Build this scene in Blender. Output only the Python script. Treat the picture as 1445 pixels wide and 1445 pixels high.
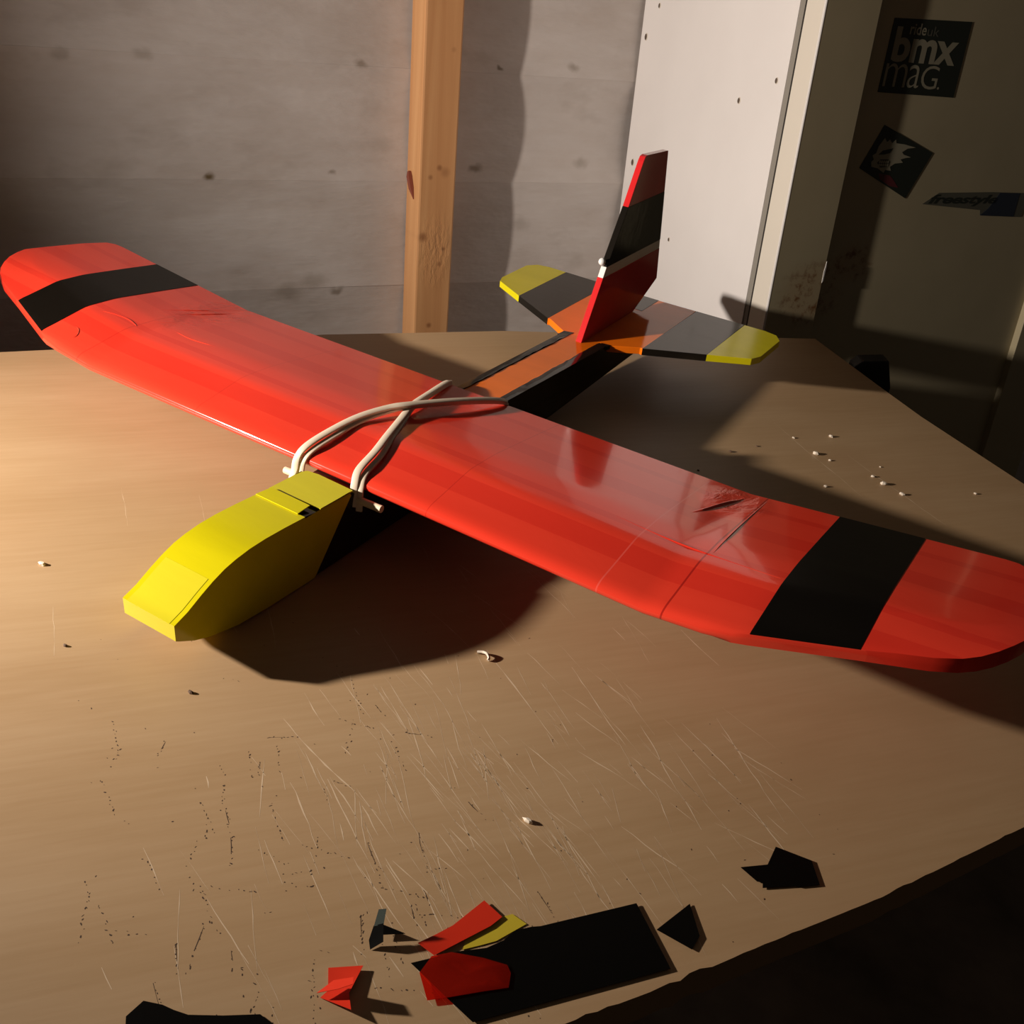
import bpy, bmesh, math, random
from mathutils import Vector, Matrix

S = bpy.context.scene
COL = S.collection
for o in list(bpy.data.objects):
    bpy.data.objects.remove(o)

# ------------------------------------------------------------------ camera
cam_d = bpy.data.cameras.new('camera')
cam = bpy.data.objects.new('camera', cam_d)
COL.objects.link(cam)
R = ((0.846543, -0.351644, 0.399638), (0.520958, 0.393001, -0.757729), (0.109392, 0.849645, 0.515884))
cam.matrix_world = Matrix([list(R[i]) + [(0.45067, -0.749, 0.4672)[i]] for i in range(3)] + [[0, 0, 0, 1]])
cam_d.sensor_fit = 'HORIZONTAL'
cam_d.sensor_width = 36.0
cam_d.lens = 36.0 * 1433.48 / 1445.0
cam_d.clip_start = 0.01
S.camera = cam

# ------------------------------------------------------------------ world, lamp, exposure
wd = bpy.data.worlds.new('world')
S.world = wd
wd.use_nodes = True
wd.node_tree.nodes['Background'].inputs[0].default_value = (1.0, 0.80, 0.62, 1)
wd.node_tree.nodes['Background'].inputs[1].default_value = 0.024

LAMP = Vector((-0.68081, -0.78565, 0.34141))
ld = bpy.data.lights.new('work_lamp_light', 'SPOT')
ld.energy = 105.0
ld.color = (1.0, 0.90, 0.80)
ld.shadow_soft_size = 0.019
ld.spot_size = math.radians(114)
ld.spot_blend = 1.0
lo = bpy.data.objects.new('work_lamp_light', ld)
COL.objects.link(lo)
lo.location = LAMP
aim = Vector((math.cos(math.radians(47)), math.sin(math.radians(47)), 0.03))
lo.rotation_euler = aim.to_track_quat('-Z', 'Y').to_euler()

S.view_settings.view_transform = 'Standard'
S.view_settings.look = 'None'
S.view_settings.exposure = 0.0
S.view_settings.gamma = 1.0
S.view_settings.use_curve_mapping = False
S.cycles.use_denoising = True
S.cycles.max_bounces = 8

# ------------------------------------------------------------------ helpers
def empty(name, label=None, cat=None, group=None, M=None):
    o = bpy.data.objects.new(name, None)
    COL.objects.link(o)
    o.empty_display_size = 0.05
    if M is not None:
        o.matrix_world = M
    tag(o, label, cat, group)
    return o


def tag(o, label=None, cat=None, group=None, kind=None):
    if label: o['label'] = label
    if cat: o['category'] = cat
    if group: o['group'] = group
    if kind: o['kind'] = kind
    return o


def mesh(name, verts, faces, mat, parent=None, smooth=None, label=None, mats=None, midx=None):
    me = bpy.data.meshes.new(name)
    me.from_pydata([tuple(v) for v in verts], [], faces)
    bm = bmesh.new(); bm.from_mesh(me)
    bmesh.ops.recalc_face_normals(bm, faces=bm.faces)
    bm.to_mesh(me); bm.free()
    for m in (mats or [mat]):
        me.materials.append(m)
    if midx:
        for i, k in enumerate(midx): me.polygons[i].material_index = k
    if smooth is not None:
        me.polygons.foreach_set('use_smooth', [True] * len(me.polygons))
        me.set_sharp_from_angle(angle=math.radians(smooth))
    me.update()
    o = bpy.data.objects.new(name, me)
    COL.objects.link(o)
    if parent: o.parent = parent
    if label: o['label'] = label
    return o


def prism_data(poly, a, b, f):
    """poly: 2-D outline; f(p, t) maps an outline point and a or b to 3-D"""
    n = len(poly)
    V = [f(p, a) for p in poly] + [f(p, b) for p in poly]
    F = [tuple(range(n))[::-1], tuple(range(n, 2 * n))]
    F += [(i, (i + 1) % n, (i + 1) % n + n, i + n) for i in range(n)]
    return V, F


def flat_prism(name, poly, z0, z1, mat, parent=None, label=None):
    V, F = prism_data(poly, z0, z1, lambda p, t: (p[0], p[1], t))
    return mesh(name, V, F, mat, parent, label=label)


def box_data(x0, x1, y0, y1, z0, z1):
    return prism_data([(x0, y0), (x1, y0), (x1, y1), (x0, y1)], z0, z1, lambda p, t: (p[0], p[1], t))


def join(parts):
    V, F = [], []
    for v, f in parts:
        k = len(V); V += list(v); F += [tuple(i + k for i in q) for q in f]
    return V, F


def box(name, x0, x1, y0, y1, z0, z1, mat, parent=None, label=None, bevel=0):
    V, F = box_data(x0, x1, y0, y1, z0, z1)
    o = mesh(name, V, F, mat, parent, label=label)
    if bevel: bev(o, bevel)
    return o


def bev(o, w, seg=2):
    bm = bmesh.new(); bm.from_mesh(o.data)
    bmesh.ops.bevel(bm, geom=[e for e in bm.edges if len(e.link_faces) == 2 and e.calc_face_angle(0) > 0.5],
                    offset=w, segments=seg, affect='EDGES', profile=0.5)
    bm.to_mesh(o.data); bm.free()


def tube_data(pts, rad, n=8, caps=True):
    V, F = [], []
    pts = [Vector(p) for p in pts]
    for i, p in enumerate(pts):
        t = (pts[min(i + 1, len(pts) - 1)] - pts[max(i - 1, 0)]).normalized()
        a = t.orthogonal().normalized() if i == 0 else (a - t * a.dot(t)).normalized()
        b = t.cross(a)
        r = rad[i] if isinstance(rad, (list, tuple)) else rad
        for k in range(n):
            th = 2 * math.pi * k / n
            V.append(p + a * (r * math.cos(th)) + b * (r * math.sin(th)))
    for i in range(len(pts) - 1):
        for k in range(n):
            F.append((i * n + k, i * n + (k + 1) % n, (i + 1) * n + (k + 1) % n, (i + 1) * n + k))
    if caps:
        F.append(tuple(range(n))[::-1]); F.append(tuple(range((len(pts) - 1) * n, len(pts) * n)))
    return V, F


def catmull(P, sub=6):
    P = [Vector(p) for p in P]
    Q = [P[0] * 2 - P[1]] + P + [P[-1] * 2 - P[-2]]
    out = []
    for i in range(1, len(Q) - 2):
        for s in range(sub):
            t = s / sub
            a, b, c, d = Q[i - 1], Q[i], Q[i + 1], Q[i + 2]
            out.append(0.5 * ((2 * b) + (c - a) * t + (2 * a - 5 * b + 4 * c - d) * t * t + (3 * b - a - 3 * c + d) * t ** 3))
    out.append(P[-1])
    return out


# ------------------------------------------------------------------ materials
def mat(name, color, rough=0.5, coat=0.0, coat_rough=0.1, spec=0.5, metallic=0.0):
    m = bpy.data.materials.new(name)
    m.use_nodes = True
    b = m.node_tree.nodes['Principled BSDF']
    b.inputs['Base Color'].default_value = (*color, 1)
    b.inputs['Roughness'].default_value = rough
    b.inputs['Coat Weight'].default_value = coat
    b.inputs['Coat Roughness'].default_value = coat_rough
    b.inputs['Specular IOR Level'].default_value = spec
    b.inputs['Metallic'].default_value = metallic
    return m


class NT:
    def __init__(s, m):
        s.t = m.node_tree; s.b = s.t.nodes['Principled BSDF']
    def n(s, typ, **k):
        q = s.t.nodes.new(typ)
        for a, v in k.items():
            setattr(q, a, v)
        return q
    def l(s, a, b): s.t.links.new(a, b)
    def pos(s): return s.n('ShaderNodeNewGeometry').outputs['Position']
    def obj(s): return s.n('ShaderNodeTexCoord').outputs['Object']
    def mapping(s, v, scale=(1, 1, 1), rot=(0, 0, 0), loc=(0, 0, 0)):
        if any(rot):
            p = s.n('ShaderNodeMapping'); s.l(v, p.inputs['Vector']); p.inputs['Rotation'].default_value = rot
            v = p.outputs['Vector']; rot = (0, 0, 0)
        q = s.n('ShaderNodeMapping'); s.l(v, q.inputs['Vector'])
        q.inputs['Scale'].default_value = scale; q.inputs['Rotation'].default_value = rot; q.inputs['Location'].default_value = loc
        return q.outputs['Vector']
    def noise(s, v, scale=5, detail=4, rough=0.55, dist=0):
        q = s.n('ShaderNodeTexNoise'); s.l(v, q.inputs['Vector'])
        q.inputs['Scale'].default_value = scale; q.inputs['Detail'].default_value = detail
        q.inputs['Roughness'].default_value = rough; q.inputs['Distortion'].default_value = dist
        return q.outputs['Fac']
    def ramp(s, f, stops):
        q = s.n('ShaderNodeValToRGB'); s.l(f, q.inputs['Fac'])
        e = q.color_ramp.elements
        while len(e) > 1: e.remove(e[-1])
        e[0].position = stops[0][0]; e[0].color = (*stops[0][1], 1)
        for p, c in stops[1:]:
            k = e.new(p); k.color = (*c, 1)
        return q.outputs['Color']
    def g(s, v): return (v, v, v)
    def mix(s, fac, a, b, mode='MIX'):
        q = s.n('ShaderNodeMix', data_type='RGBA', blend_type=mode)
        ins = [i for i in q.inputs if i.type == 'RGBA']
        if isinstance(fac, (int, float)): q.inputs[0].default_value = fac
        else: s.l(fac, q.inputs[0])
        for i, v in zip(ins, (a, b)):
            if isinstance(v, tuple): i.default_value = (*v, 1)
            else: s.l(v, i)
        return [o for o in q.outputs if o.type == 'RGBA'][0]
    def math(s, op, a, b=None, c=None):
        q = s.n('ShaderNodeMath', operation=op)
        for i, v in enumerate((a, b, c)):
            if v is None: continue
            if isinstance(v, (int, float)): q.inputs[i].default_value = v
            else: s.l(v, q.inputs[i])
        return q.outputs[0]
    def bump(s, h, strength=0.3, dist=0.001, normal=None):
        q = s.n('ShaderNodeBump'); s.l(h, q.inputs['Height'])
        q.inputs['Strength'].default_value = strength; q.inputs['Distance'].default_value = dist
        if normal is not None: s.l(normal, q.inputs['Normal'])
        return q.outputs['Normal']
    def spot(s, v, c, r, soft=0.6):
        """1 inside a radius r of point c, falling to 0"""
        d = s.n('ShaderNodeVectorMath', operation='DISTANCE'); s.l(v, d.inputs[0]); d.inputs[1].default_value = c
        q = s.n('ShaderNodeMapRange', interpolation_type='SMOOTHSTEP'); s.l(d.outputs['Value'], q.inputs['Value'])
        q.inputs['From Min'].default_value = r * (1 - soft); q.inputs['From Max'].default_value = r
        q.inputs['To Min'].default_value = 1; q.inputs['To Max'].default_value = 0
        return q.outputs['Result']
    def color(s, c): s.l(c, s.b.inputs['Base Color'])
    def normal(s, c): s.l(c, s.b.inputs['Normal'])
    def rough(s, c): s.l(c, s.b.inputs['Roughness'])


def tape(name, color, rough=0.22, wrinkle=0.25, tone=0.12, coat=0.4):
    """glossy parcel tape: faint overlap tone, fine wrinkles"""
    m = mat(name, color, rough, coat, 0.06)
    t = NT(m); v = t.obj()
    n1 = t.noise(t.mapping(v, (6, 40, 40)), 1.0, 3)
    dark = tuple(c * (1 - tone) for c in color); lite = tuple(min(1, c * (1 + tone)) for c in color)
    t.color(t.ramp(n1, [(0.3, dark), (0.7, lite)]))
    n2 = t.noise(t.mapping(v, (9, 30, 30)), 1.0, 5, 0.6, 0.4)
    n3 = t.noise(t.mapping(v, (60, 60, 60), (0, 0, 0.4)), 1.0, 3)
    nn = t.bump(n2, wrinkle, 0.004)
    t.normal(t.bump(n3, wrinkle * 0.5, 0.0008, nn))
    return m


M_red = tape('red_tape', (0.70, 0.028, 0.016), 0.10, 0.0)
M_redfin = tape('red_fin_tape', (0.66, 0.022, 0.024), 0.12, 0.0, 0.05)
M_black = tape('black_tape', (0.010, 0.008, 0.006), 0.11, 0.05, 0.05, 0.0)
M_matte = tape('black_stripe_tape', (0.0045, 0.0035, 0.0025), 0.30, 0.05, 0.1, 0.0)
M_matte.node_tree.nodes['Principled BSDF'].inputs['Specular IOR Level'].default_value = 0.15
M_orange = tape('orange_tape', (0.90, 0.175, 0.006), 0.10, 0.05, 0.05, 0.0)
M_yellow = tape('yellow_tape', (0.63, 0.545, 0.005), 0.16, 0.06, 0.05, 0.0)
M_yellow2 = tape('pale_yellow_tape', (0.66, 0.575, 0.02), 0.20, 0.08, 0.05)
M_foam = mat('white_foam', (0.80, 0.76, 0.70), 0.6)
M_rubber = mat('rubber_band', (0.72, 0.58, 0.44), 0.55)
M_stick = mat('bare_wood_stick', (0.78, 0.66, 0.46), 0.6)
M_bead = mat('white_bead', (0.85, 0.85, 0.82), 0.15, 0.5)
M_darkgap = mat('dark_gap', (0.02, 0.016, 0.012), 0.8)

# ------------------------------------------------------------------ building frame (wall and cabinet lean a little against the bench top)
UP = Vector((-0.07084127, 0.05724617, 0.99584356)).normalized()
AX = Vector((0.55256944, 0.83342248, -0.00860127)).normalized()
NO = AX.cross(UP).normalized()
DEP = -NO
SC = 0.955
ORG = (0.0709, 0.6777, 0.0010)
B = Matrix(((AX.x * SC, DEP.x * SC, UP.x * SC, ORG[0]), (AX.y * SC, DEP.y * SC, UP.y * SC, ORG[1]), (AX.z * SC, DEP.z * SC, UP.z * SC, ORG[2]), (0, 0, 0, 1)))
WALL_V = 0.4565


def bl(u, v, w):
    return B @ Vector((u, v, w))


# ------------------------------------------------------------------ wall of cupped, painted planks
M_wall = mat('old_white_paint', (0.55, 0.49, 0.45), 0.55)
t = NT(M_wall); v = t.obj()
na = t.noise(t.mapping(v, (3.0, 3, 6.0)), 1.0, 5, 0.6)
nb = t.noise(t.mapping(v, (14, 14, 60)), 1.0, 4, 0.6)
nc = t.noise(t.mapping(v, (5, 5, 9), loc=(3, 1, 7)), 1.0, 4, 0.65)
c = t.ramp(na, [(0.28, (0.45, 0.385, 0.345)), (0.5, (0.58, 0.52, 0.485)), (0.7, (0.64, 0.58, 0.545))])
c = t.mix(0.25, c, t.ramp(nb, [(0.3, (0.50, 0.42, 0.36)), (0.7, (0.66, 0.61, 0.58))]))
c = t.mix(t.ramp(nc, [(0.60, (0, 0, 0)), (0.80, (0.45, 0.45, 0.45))]), c, (0.30, 0.245, 0.20))
knots = [(-0.7357, 0.1081, 0.013, 1), (-0.2934, 0.1256, 0.016, .7), (-0.0872, 0.1357, 0.022, .35), (-0.1237, 0.294, 0.016, .45),
         (-0.5754, -0.06, 0.030, .3), (-0.62, -0.075, 0.034, .35), (-0.535, -0.075, 0.016, .6), (-0.50, 0.278, 0.016, .5),
         (-0.82, 0.275, 0.022, .3), (-0.93, 0.27, 0.02, .3), (-0.26, 0.283, 0.008, .8), (-0.545, 0.116, 0.01, .5), (-0.20, 0.03, 0.03, .25), (-0.46, 0.16, 0.03, .2)]
nk = t.noise(t.mapping(v, (40, 40, 60)), 1.0, 3)
wv = t.n('ShaderNodeVectorMath', operation='ADD'); t.l(v, wv.inputs[0])
sc = t.n('ShaderNodeVectorMath', operation='SCALE'); sc.inputs['Scale'].default_value = 0.018
cc = t.n('ShaderNodeTexNoise'); t.l(v, cc.inputs['Vector']); cc.inputs['Scale'].default_value = 45
t.l(cc.outputs['Color'], sc.inputs[0]); t.l(sc.outputs[0], wv.inputs[1])
for (ku, kw, kr, ks) in knots:
    f = t.spot(t.mapping(wv.outputs[0], (1, 0, 1.6)), (ku + 0.009, 0, (kw + 0.009) * 1.6), kr, 0.85)
    c = t.mix(t.math('MULTIPLY', f, ks), c, (0.14, 0.095, 0.045))
t.color(c)
t.normal(t.bump(nb, 0.25, 0.004, t.bump(na, 0.3, 0.02)))

wall = empty('wall_back', M=B.copy()); tag(wall, kind='structure')
PITCH = 0.1725
J0 = 0.276
zs0 = J0 - PITCH * 8
prof = []
NSEG = 10
for k in range(NSEG + 1):
    f = k / NSEG
    prof.append((f * (PITCH - 0.0001), 0.0082 * (1 - (2 * f - 1) ** 2)))   # cupped: the middle of a plank lies back
rng = random.Random(4)
NU = 26
for i in range(15):
    z0 = zs0 + i * PITCH
    V, F = [], []
    ph = rng.random() * 6
    amp = 0.75 + rng.random() * 0.6
    for a in range(NU + 1):
        u = -2.4 + a * (3.9 / NU)
        for (h, d) in prof:
            V.append((u, WALL_V + d * amp * (0.8 + 0.35 * math.sin(u * 5 + ph)) + 0.0012 * math.sin(u * 9 + ph * 2), z0 + h))
    m_ = NSEG + 1
    for a in range(NU):
        for k in range(NSEG):
            F.append((a * m_ + k, (a + 1) * m_ + k, (a + 1) * m_ + k + 1, a * m_ + k + 1))
    # thickness: end strips running back along the top and bottom edges
    base = len(V)
    for a in range(NU + 1):
        u = -2.4 + a * (3.9 / NU)
        V.append((u, WALL_V + 0.022, z0)); V.append((u, WALL_V + 0.022, z0 + PITCH - 0.0001))
    for a in range(NU):
        F.append((a * m_, (a + 1) * m_, base + 2 * a + 2, base + 2 * a))
        F.append((a * m_ + NSEG, (a + 1) * m_ + NSEG, base + 2 * a + 3, base + 2 * a + 1))
        F.append((base + 2 * a, base + 2 * a + 2, base + 2 * a + 3, base + 2 * a + 1))
    mesh('plank', V, F, M_wall, wall, smooth=40)
box('wall_sheathing', -2.4, 1.5, WALL_V + 0.024, WALL_V + 0.06, zs0, zs0 + 15 * PITCH, M_darkgap, wall)

M_floor = mat('dusty_concrete', (0.16, 0.12, 0.09), 0.85)
t = NT(M_floor); v = t.pos()
t.color(t.ramp(t.noise(v, 6, 6), [(0.3, (0.10, 0.075, 0.055)), (0.7, (0.20, 0.155, 0.12))]))
fl = box('floor', -3.2, 3.4, -3.2, 3.2, -1.16, -1.04, M_floor); tag(fl, kind='structure')

# ------------------------------------------------------------------ wooden post on the wall
M_pine = mat('planed_pine', (0.62, 0.33, 0.13), 0.55)
t = NT(M_pine); v = t.obj()
gr = t.noise(t.mapping(v, (45, 45, 1.6)), 1.0, 5, 0.6, 0.6)
c = t.ramp(gr, [(0.25, (0.55, 0.255, 0.10)), (0.5, (0.63, 0.315, 0.13)), (0.75, (0.70, 0.375, 0.165))])
for (ku, kw, kr, ks) in ((-0.409, 0.025, 0.012, .75), (-0.375, 0.128, 0.012, .4), (-0.385, 0.135, 0.007, .7), (-0.40, 0.12, 0.006, .6), (-0.372, 0.005, 0.005, .7), (-0.378, -0.02, 0.006, .6), (-0.392, -0.125, 0.007, .8), (-0.37, 0.31, 0.006, .3)):
    f = t.spot(t.mapping(v, (1, 0, 1)), (ku, 0, kw), kr, 0.9)
    c = t.mix(t.math('MULTIPLY', f, ks), c, (0.25, 0.09, 0.03))
t.color(c)
tear = t.noise(t.mapping(v, (160, 160, 60)), 1.0, 3, 0.6)
msk = t.spot(t.mapping(v, (1, 0, 0.55)), (-0.385, 0, 0.0), 0.045, 0.7)
t.normal(t.bump(t.math('MULTIPLY', tear, msk), 0.6, 0.004, t.bump(gr, 0.12, 0.002)))
post = empty('wooden_post', 'orange pine post standing against the white plank wall, left of the tail fin', 'post', M=B.copy())
box('post_beam', -0.419, -0.355, WALL_V - 0.061, WALL_V - 0.0016, -0.98, 1.2, M_pine, post, bevel=0.0035)
sp = tube_data([(-0.4205, 0.437, 0.122), (-0.422, 0.432, 0.115), (-0.4215, 0.423, 0.098), (-0.4195, 0.417, 0.082)], [0.004, 0.0055, 0.005, 0.0008], 6)
mesh('splinter', sp[0], sp[1], mat('red_brown_splinter', (0.22, 0.05, 0.025), 0.7), post, smooth=50, label='dark red-brown splinter on the side of the post')

# ------------------------------------------------------------------ metal cabinet
M_panel = mat('white_painted_sheet', (0.80, 0.75, 0.725), 0.35)
t = NT(M_panel); v = t.obj()
t.color(t.ramp(t.noise(v, 5, 5), [(0.3, (0.77, 0.725, 0.70)), (0.7, (0.82, 0.775, 0.75))]))
t.normal(t.bump(t.noise(v, 7, 2), 0.06, 0.02))
M_cream = mat('cream_enamel', (0.70, 0.64, 0.55), 0.28)
M_cab = mat('olive_cream_enamel', (0.42, 0.35, 0.22), 0.34)
t = NT(M_cab); v = t.obj()
c = t.ramp(t.noise(v, 9, 5), [(0.3, (0.40, 0.335, 0.21)), (0.7, (0.44, 0.37, 0.235))])
rn = t.noise(t.mapping(v, (60, 60, 60)), 1.0, 5, 0.7)
rmask = t.spot(t.mapping(v, (1, 0, 1.3)), (0.085, 0, 0.02), 0.085, 0.6)
rmask2 = t.spot(t.mapping(v, (1, 0, 1.3)), (0.165, 0, 0.075), 0.05, 0.6)
rr = t.math('MULTIPLY', t.math('ADD', rmask, rmask2), t.ramp(rn, [(0.50, (0, 0, 0)), (0.66, (1, 1, 1))]))
c = t.mix(rr, c, (0.12, 0.035, 0.008))
c = t.mix(t.math('MULTIPLY', t.math('ADD', rmask, rmask2), 0.3), c, (0.35, 0.20, 0.08))
t.color(c)

cabt = empty('storage_cabinet', 'white sided metal cabinet with stickered olive front behind the right end of the bench', 'cabinet', M=B.copy())
ZB, ZT = -0.985, 1.05
sidep = box('side_panel', 0.0, 0.010, 0.0530, WALL_V - 0.004, ZB, ZT, M_panel, cabt, label='bright white side panel with small screw holes')
box('seam_shade', 0.0008, 0.012, 0.0378, 0.0428, ZB, ZT, M_darkgap, cabt)  # near-black filler standing in for the shade inside the open seam
V, F = box_data(0.0015, 0.0115, 0.0428, 0.0530, ZB, ZT)
mesh('panel_lip', V, F, mat('shaded_edge_grey', (0.26, 0.235, 0.20), 0.5), cabt)  # turned edge of the panel, its shade put into the grey colour
box('corner_post', 0.0, 0.098, 0.0, 0.0378, ZB, ZT, M_cab, cabt, bevel=0.0012)
# the corner post's narrow left face is a lighter cream
box('edge_strip', -0.0006, 0.0016, 0.0008, 0.0378, ZB, ZT, M_cream, cabt, label='pale cream edge strip of the cabinet corner')
V, F = tube_data([(0.0014, 0.0019, ZB), (0.0014, 0.0019, ZT)], 0.0022, 10)  # white bead added in place of the highlight on the post's bevel
mesh('edge_highlight', V, F, M_panel, cabt, smooth=60, label='white bead standing in for the highlight along the cabinet corner')
DV = 0.0125
box('door', 0.098, 0.586, DV, DV + 0.02, ZB + 0.12, ZT - 0.08, M_cab, cabt)
box('right_post', 0.586, 0.70, 0.0, 0.0390, ZB, ZT, M_cab, cabt, bevel=0.0012)
box('bottom_rail', 0.098, 0.586, 0.0, 0.0390, ZB, ZB + 0.12, M_cab, cabt)
box('top_rail', 0.098, 0.586, 0.0, 0.0390, ZT - 0.08, ZT, M_cab, cabt)
V, F = join([box_data(0.012, 0.70, 0.0391, 0.055, ZB, ZT), box_data(0.690, 0.70, 0.055, WALL_V - 0.004, ZB, ZT),
             box_data(0.012, 0.69, 0.055, WALL_V - 0.004, ZT - 0.01, ZT), box_data(0.012, 0.69, 0.055, WALL_V - 0.004, ZB, ZB + 0.01)])
mesh('carcass', V, F, M_darkgap, cabt)
chip = flat_prism('paint_chip', [(0.0965, 0.033), (0.0985, 0.036), (0.0990, 0.058), (0.0978, 0.066), (0.0960, 0.050)], -0.0006, 0.0, M_panel, cabt, label='bare bright chip on the edge of the front frame')
chip.data.transform(Matrix(((1, 0, 0, 0), (0, 0, 1, 0), (0, 1, 0, 0), (0, 0, 0, 1))))
M_hole = mat('screw_hole', (0.10, 0.07, 0.05), 0.8)
M_rim = mat('screw_hole_rim', (0.66, 0.58, 0.48), 0.6)
for (hv, hz, r) in ((.1528, .2759, .0034), (.0734, .3107, .0032), (.2833, .0395, .0026), (.4071, .3975, .0030), (.4366, .3487, .0042), (.4294, .1448, .0045)):
    n = 10
    V, F = [], []
    for rr_, x in ((r * 1.6, 0.0), (r * 1.25, -0.0011), (r * 0.8, -0.0003)):
        for k in range(n):
            th = 2 * math.pi * k / n
            V.append((x, hv + rr_ * 0.7 * math.cos(th), hz + rr_ * 0.95 * math.sin(th)))
    mi = []
    for j in range(2):
        for k in range(n):
            F.append((j * n + k, j * n + (k + 1) % n, (j + 1) * n + (k + 1) % n, (j + 1) * n + k)); mi.append(j)
    F.append(tuple(range(2 * n, 3 * n))); mi.append(1)
    mesh('screw_hole', V, F, None, sidep, smooth=50, mats=[M_rim, M_hole], midx=mi)

# stickers on the door
M_stk = mat('black_sticker', (0.016, 0.020, 0.014), 0.45)
M_ink = mat('pale_sticker_print', (0.30, 0.27, 0.19), 0.5)
M_ink2 = mat('grey_sticker_print', (0.10, 0.095, 0.07), 0.5)
M_blue = mat('dark_blue_sticker', (0.02, 0.028, 0.045), 0.45)
M_wine = mat('dark_wine_print', (0.10, 0.015, 0.018), 0.5)


def decal(name, poly, off, m, parent, th=0.0003, label=None):
    """flat print on the door: outline in (along, up), off = how far proud of the door"""
    V, F = prism_data(poly, DV - off, DV - off + th, lambda p, t: (p[0], t, p[1]))
    return mesh(name, V, F, m, parent, label=label)


def lettering(text, box_, m, parent, off, bold=0.0, shear=0.0, label=None):
    cu = bpy.data.curves.new('lettering', 'FONT')
    cu.body = text; cu.size = 1; cu.offset = bold; cu.shear = shear; cu.resolution_u = 4
    tmp = bpy.data.objects.new('lettering_tmp', cu); COL.objects.link(tmp)
    dg = bpy.context.evaluated_depsgraph_get(); dg.update()
    me = bpy.data.meshes.new_from_object(tmp.evaluated_get(dg))
    bpy.data.objects.remove(tmp)
    xs = [q.co.x for q in me.vertices]; ys = [q.co.y for q in me.vertices]
    x0, x1, y0, y1 = min(xs), max(xs), min(ys), max(ys)
    a0, a1, b0, b1 = box_
    for q in me.vertices:
        q.co = Vector((a0 + (q.co.x - x0) / (x1 - x0) * (a1 - a0), DV - off, b0 + (q.co.y - y0) / (y1 - y0) * (b1 - b0)))
    me.materials.clear(); me.materials.append(m)
    o = bpy.data.objects.new('lettering', me); COL.objects.link(o); o.parent = parent
    if label: o['label'] = label
    return o


s1 = decal('sticker', [(.1363, .3071), (.2895, .3056), (.2895, .4093), (.1374, .4045)], 0.0006, M_stk, cabt, label='square black magazine sticker with pale lettering, topmost on the door')
lettering('ride', (.1720, .2035, .3855, .4005), M_ink, s1, 0.0008, 0.012)
lettering('uk', (.2060, .2290, .3855, .3985), M_ink2, s1, 0.0008)
lettering('bmx', (.1470, .2740, .3485, .3945), M_ink, s1, 0.0008, 0.03)
lettering('m', (.1420, .1850, .3155, .3465), M_ink, s1, 0.0008, -0.010)
lettering('a', (.1880, .2120, .3155, .3465), M_ink, s1, 0.0008, -0.010)
lettering('G', (.2145, .2480, .3150, .3470), M_ink, s1, 0.0008, -0.006)
lettering('.', (.2505, .2550, .3155, .3190), M_ink, s1, 0.0008)
s2 = decal('sticker', [(.1641, .2634), (.2755, .2256), (.2409, .1576), (.1330, .2016)], 0.0006, M_stk, cabt, label='black diamond-set sticker with a pale flaming skull')
SK = [(0.1707, 0.2451), (0.1765, 0.2392), (0.1811, 0.243), (0.1876, 0.2379), (0.1933, 0.2433), (0.1957, 0.2381), (0.2126, 0.2369), (0.2373, 0.2327), (0.2212, 0.231), (0.2114, 0.2256), (0.2159, 0.2222), (0.2321, 0.2185), (0.2224, 0.2176), (0.2116, 0.2151), (0.2181, 0.2105), (0.202, 0.209), (0.1937, 0.2042), (0.1973, 0.1984), (0.1854, 0.1994), (0.1835, 0.1951), (0.17, 0.2015), (0.1564, 0.2037), (0.1542, 0.2106), (0.158, 0.2142), (0.1536, 0.2199), (0.1599, 0.2234), (0.1618, 0.2327)]
decal('skull_print', SK, 0.0008, M_ink, s2, 0.0002, 'pale spiky skull')
decal('eye_print', [(0.1648, 0.2212), (0.1716, 0.2271), (0.1915, 0.231), (0.1873, 0.224), (0.1751, 0.2214)], 0.0010, M_stk, s2, 0.0002)
decal('mouth_print', [(0.1658, 0.2096), (0.1708, 0.2144), (0.187, 0.2147), (0.1914, 0.2112), (0.1888, 0.2041), (0.1745, 0.2028)], 0.0010, M_stk, s2, 0.0002)
tv = []
for k in range(5):
    u0 = 0.1690 + k * 0.0042
    tv.append(prism_data([(u0, .2092), (u0 + .0032, .2094), (u0 + .0030, .2132), (u0 + .0002, .2130)], DV - .0012, DV - .0010, lambda p, t: (p[0], t, p[1])))
    tv.append(prism_data([(u0 + .0004, .2048), (u0 + .0032, .2048), (u0 + .0032, .2084), (u0, .2084)], DV - .0012, DV - .0010, lambda p, t: (p[0], t, p[1])))
V, F = join(tv); mesh('teeth_print', V, F, M_ink, s2)
decal('flame_print', [(0.1731, 0.1949), (0.1979, 0.1913), (0.2065, 0.1854), (0.2204, 0.1735), (0.203, 0.1758), (0.1801, 0.1851)], 0.0008, M_wine, s2, 0.0002, 'dull dark red flame below the skull')
s3 = decal('sticker', [(.280, .149), (.412, .1395), (.415, .1310), (.5135, .128), (.5160, .148), (.575, .146), (.575, .166), (.430, .168), (.3106, .1664)], 0.0006, M_ink2, cabt, label='long slanted dark sticker, cut off by the right edge of the picture')
lettering('freestyle', (.292, .447, .1455, .1640), M_stk, s3, 0.0008, 0.03, 0.35)
decal('blue_patch', [(.415, .1310), (.4950, .1285), (.4950, .1665), (.4480, .1670), (.4300, .1420)], 0.0008, M_blue, s3, 0.0002, 'dark blue patch of the sticker')

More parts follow.
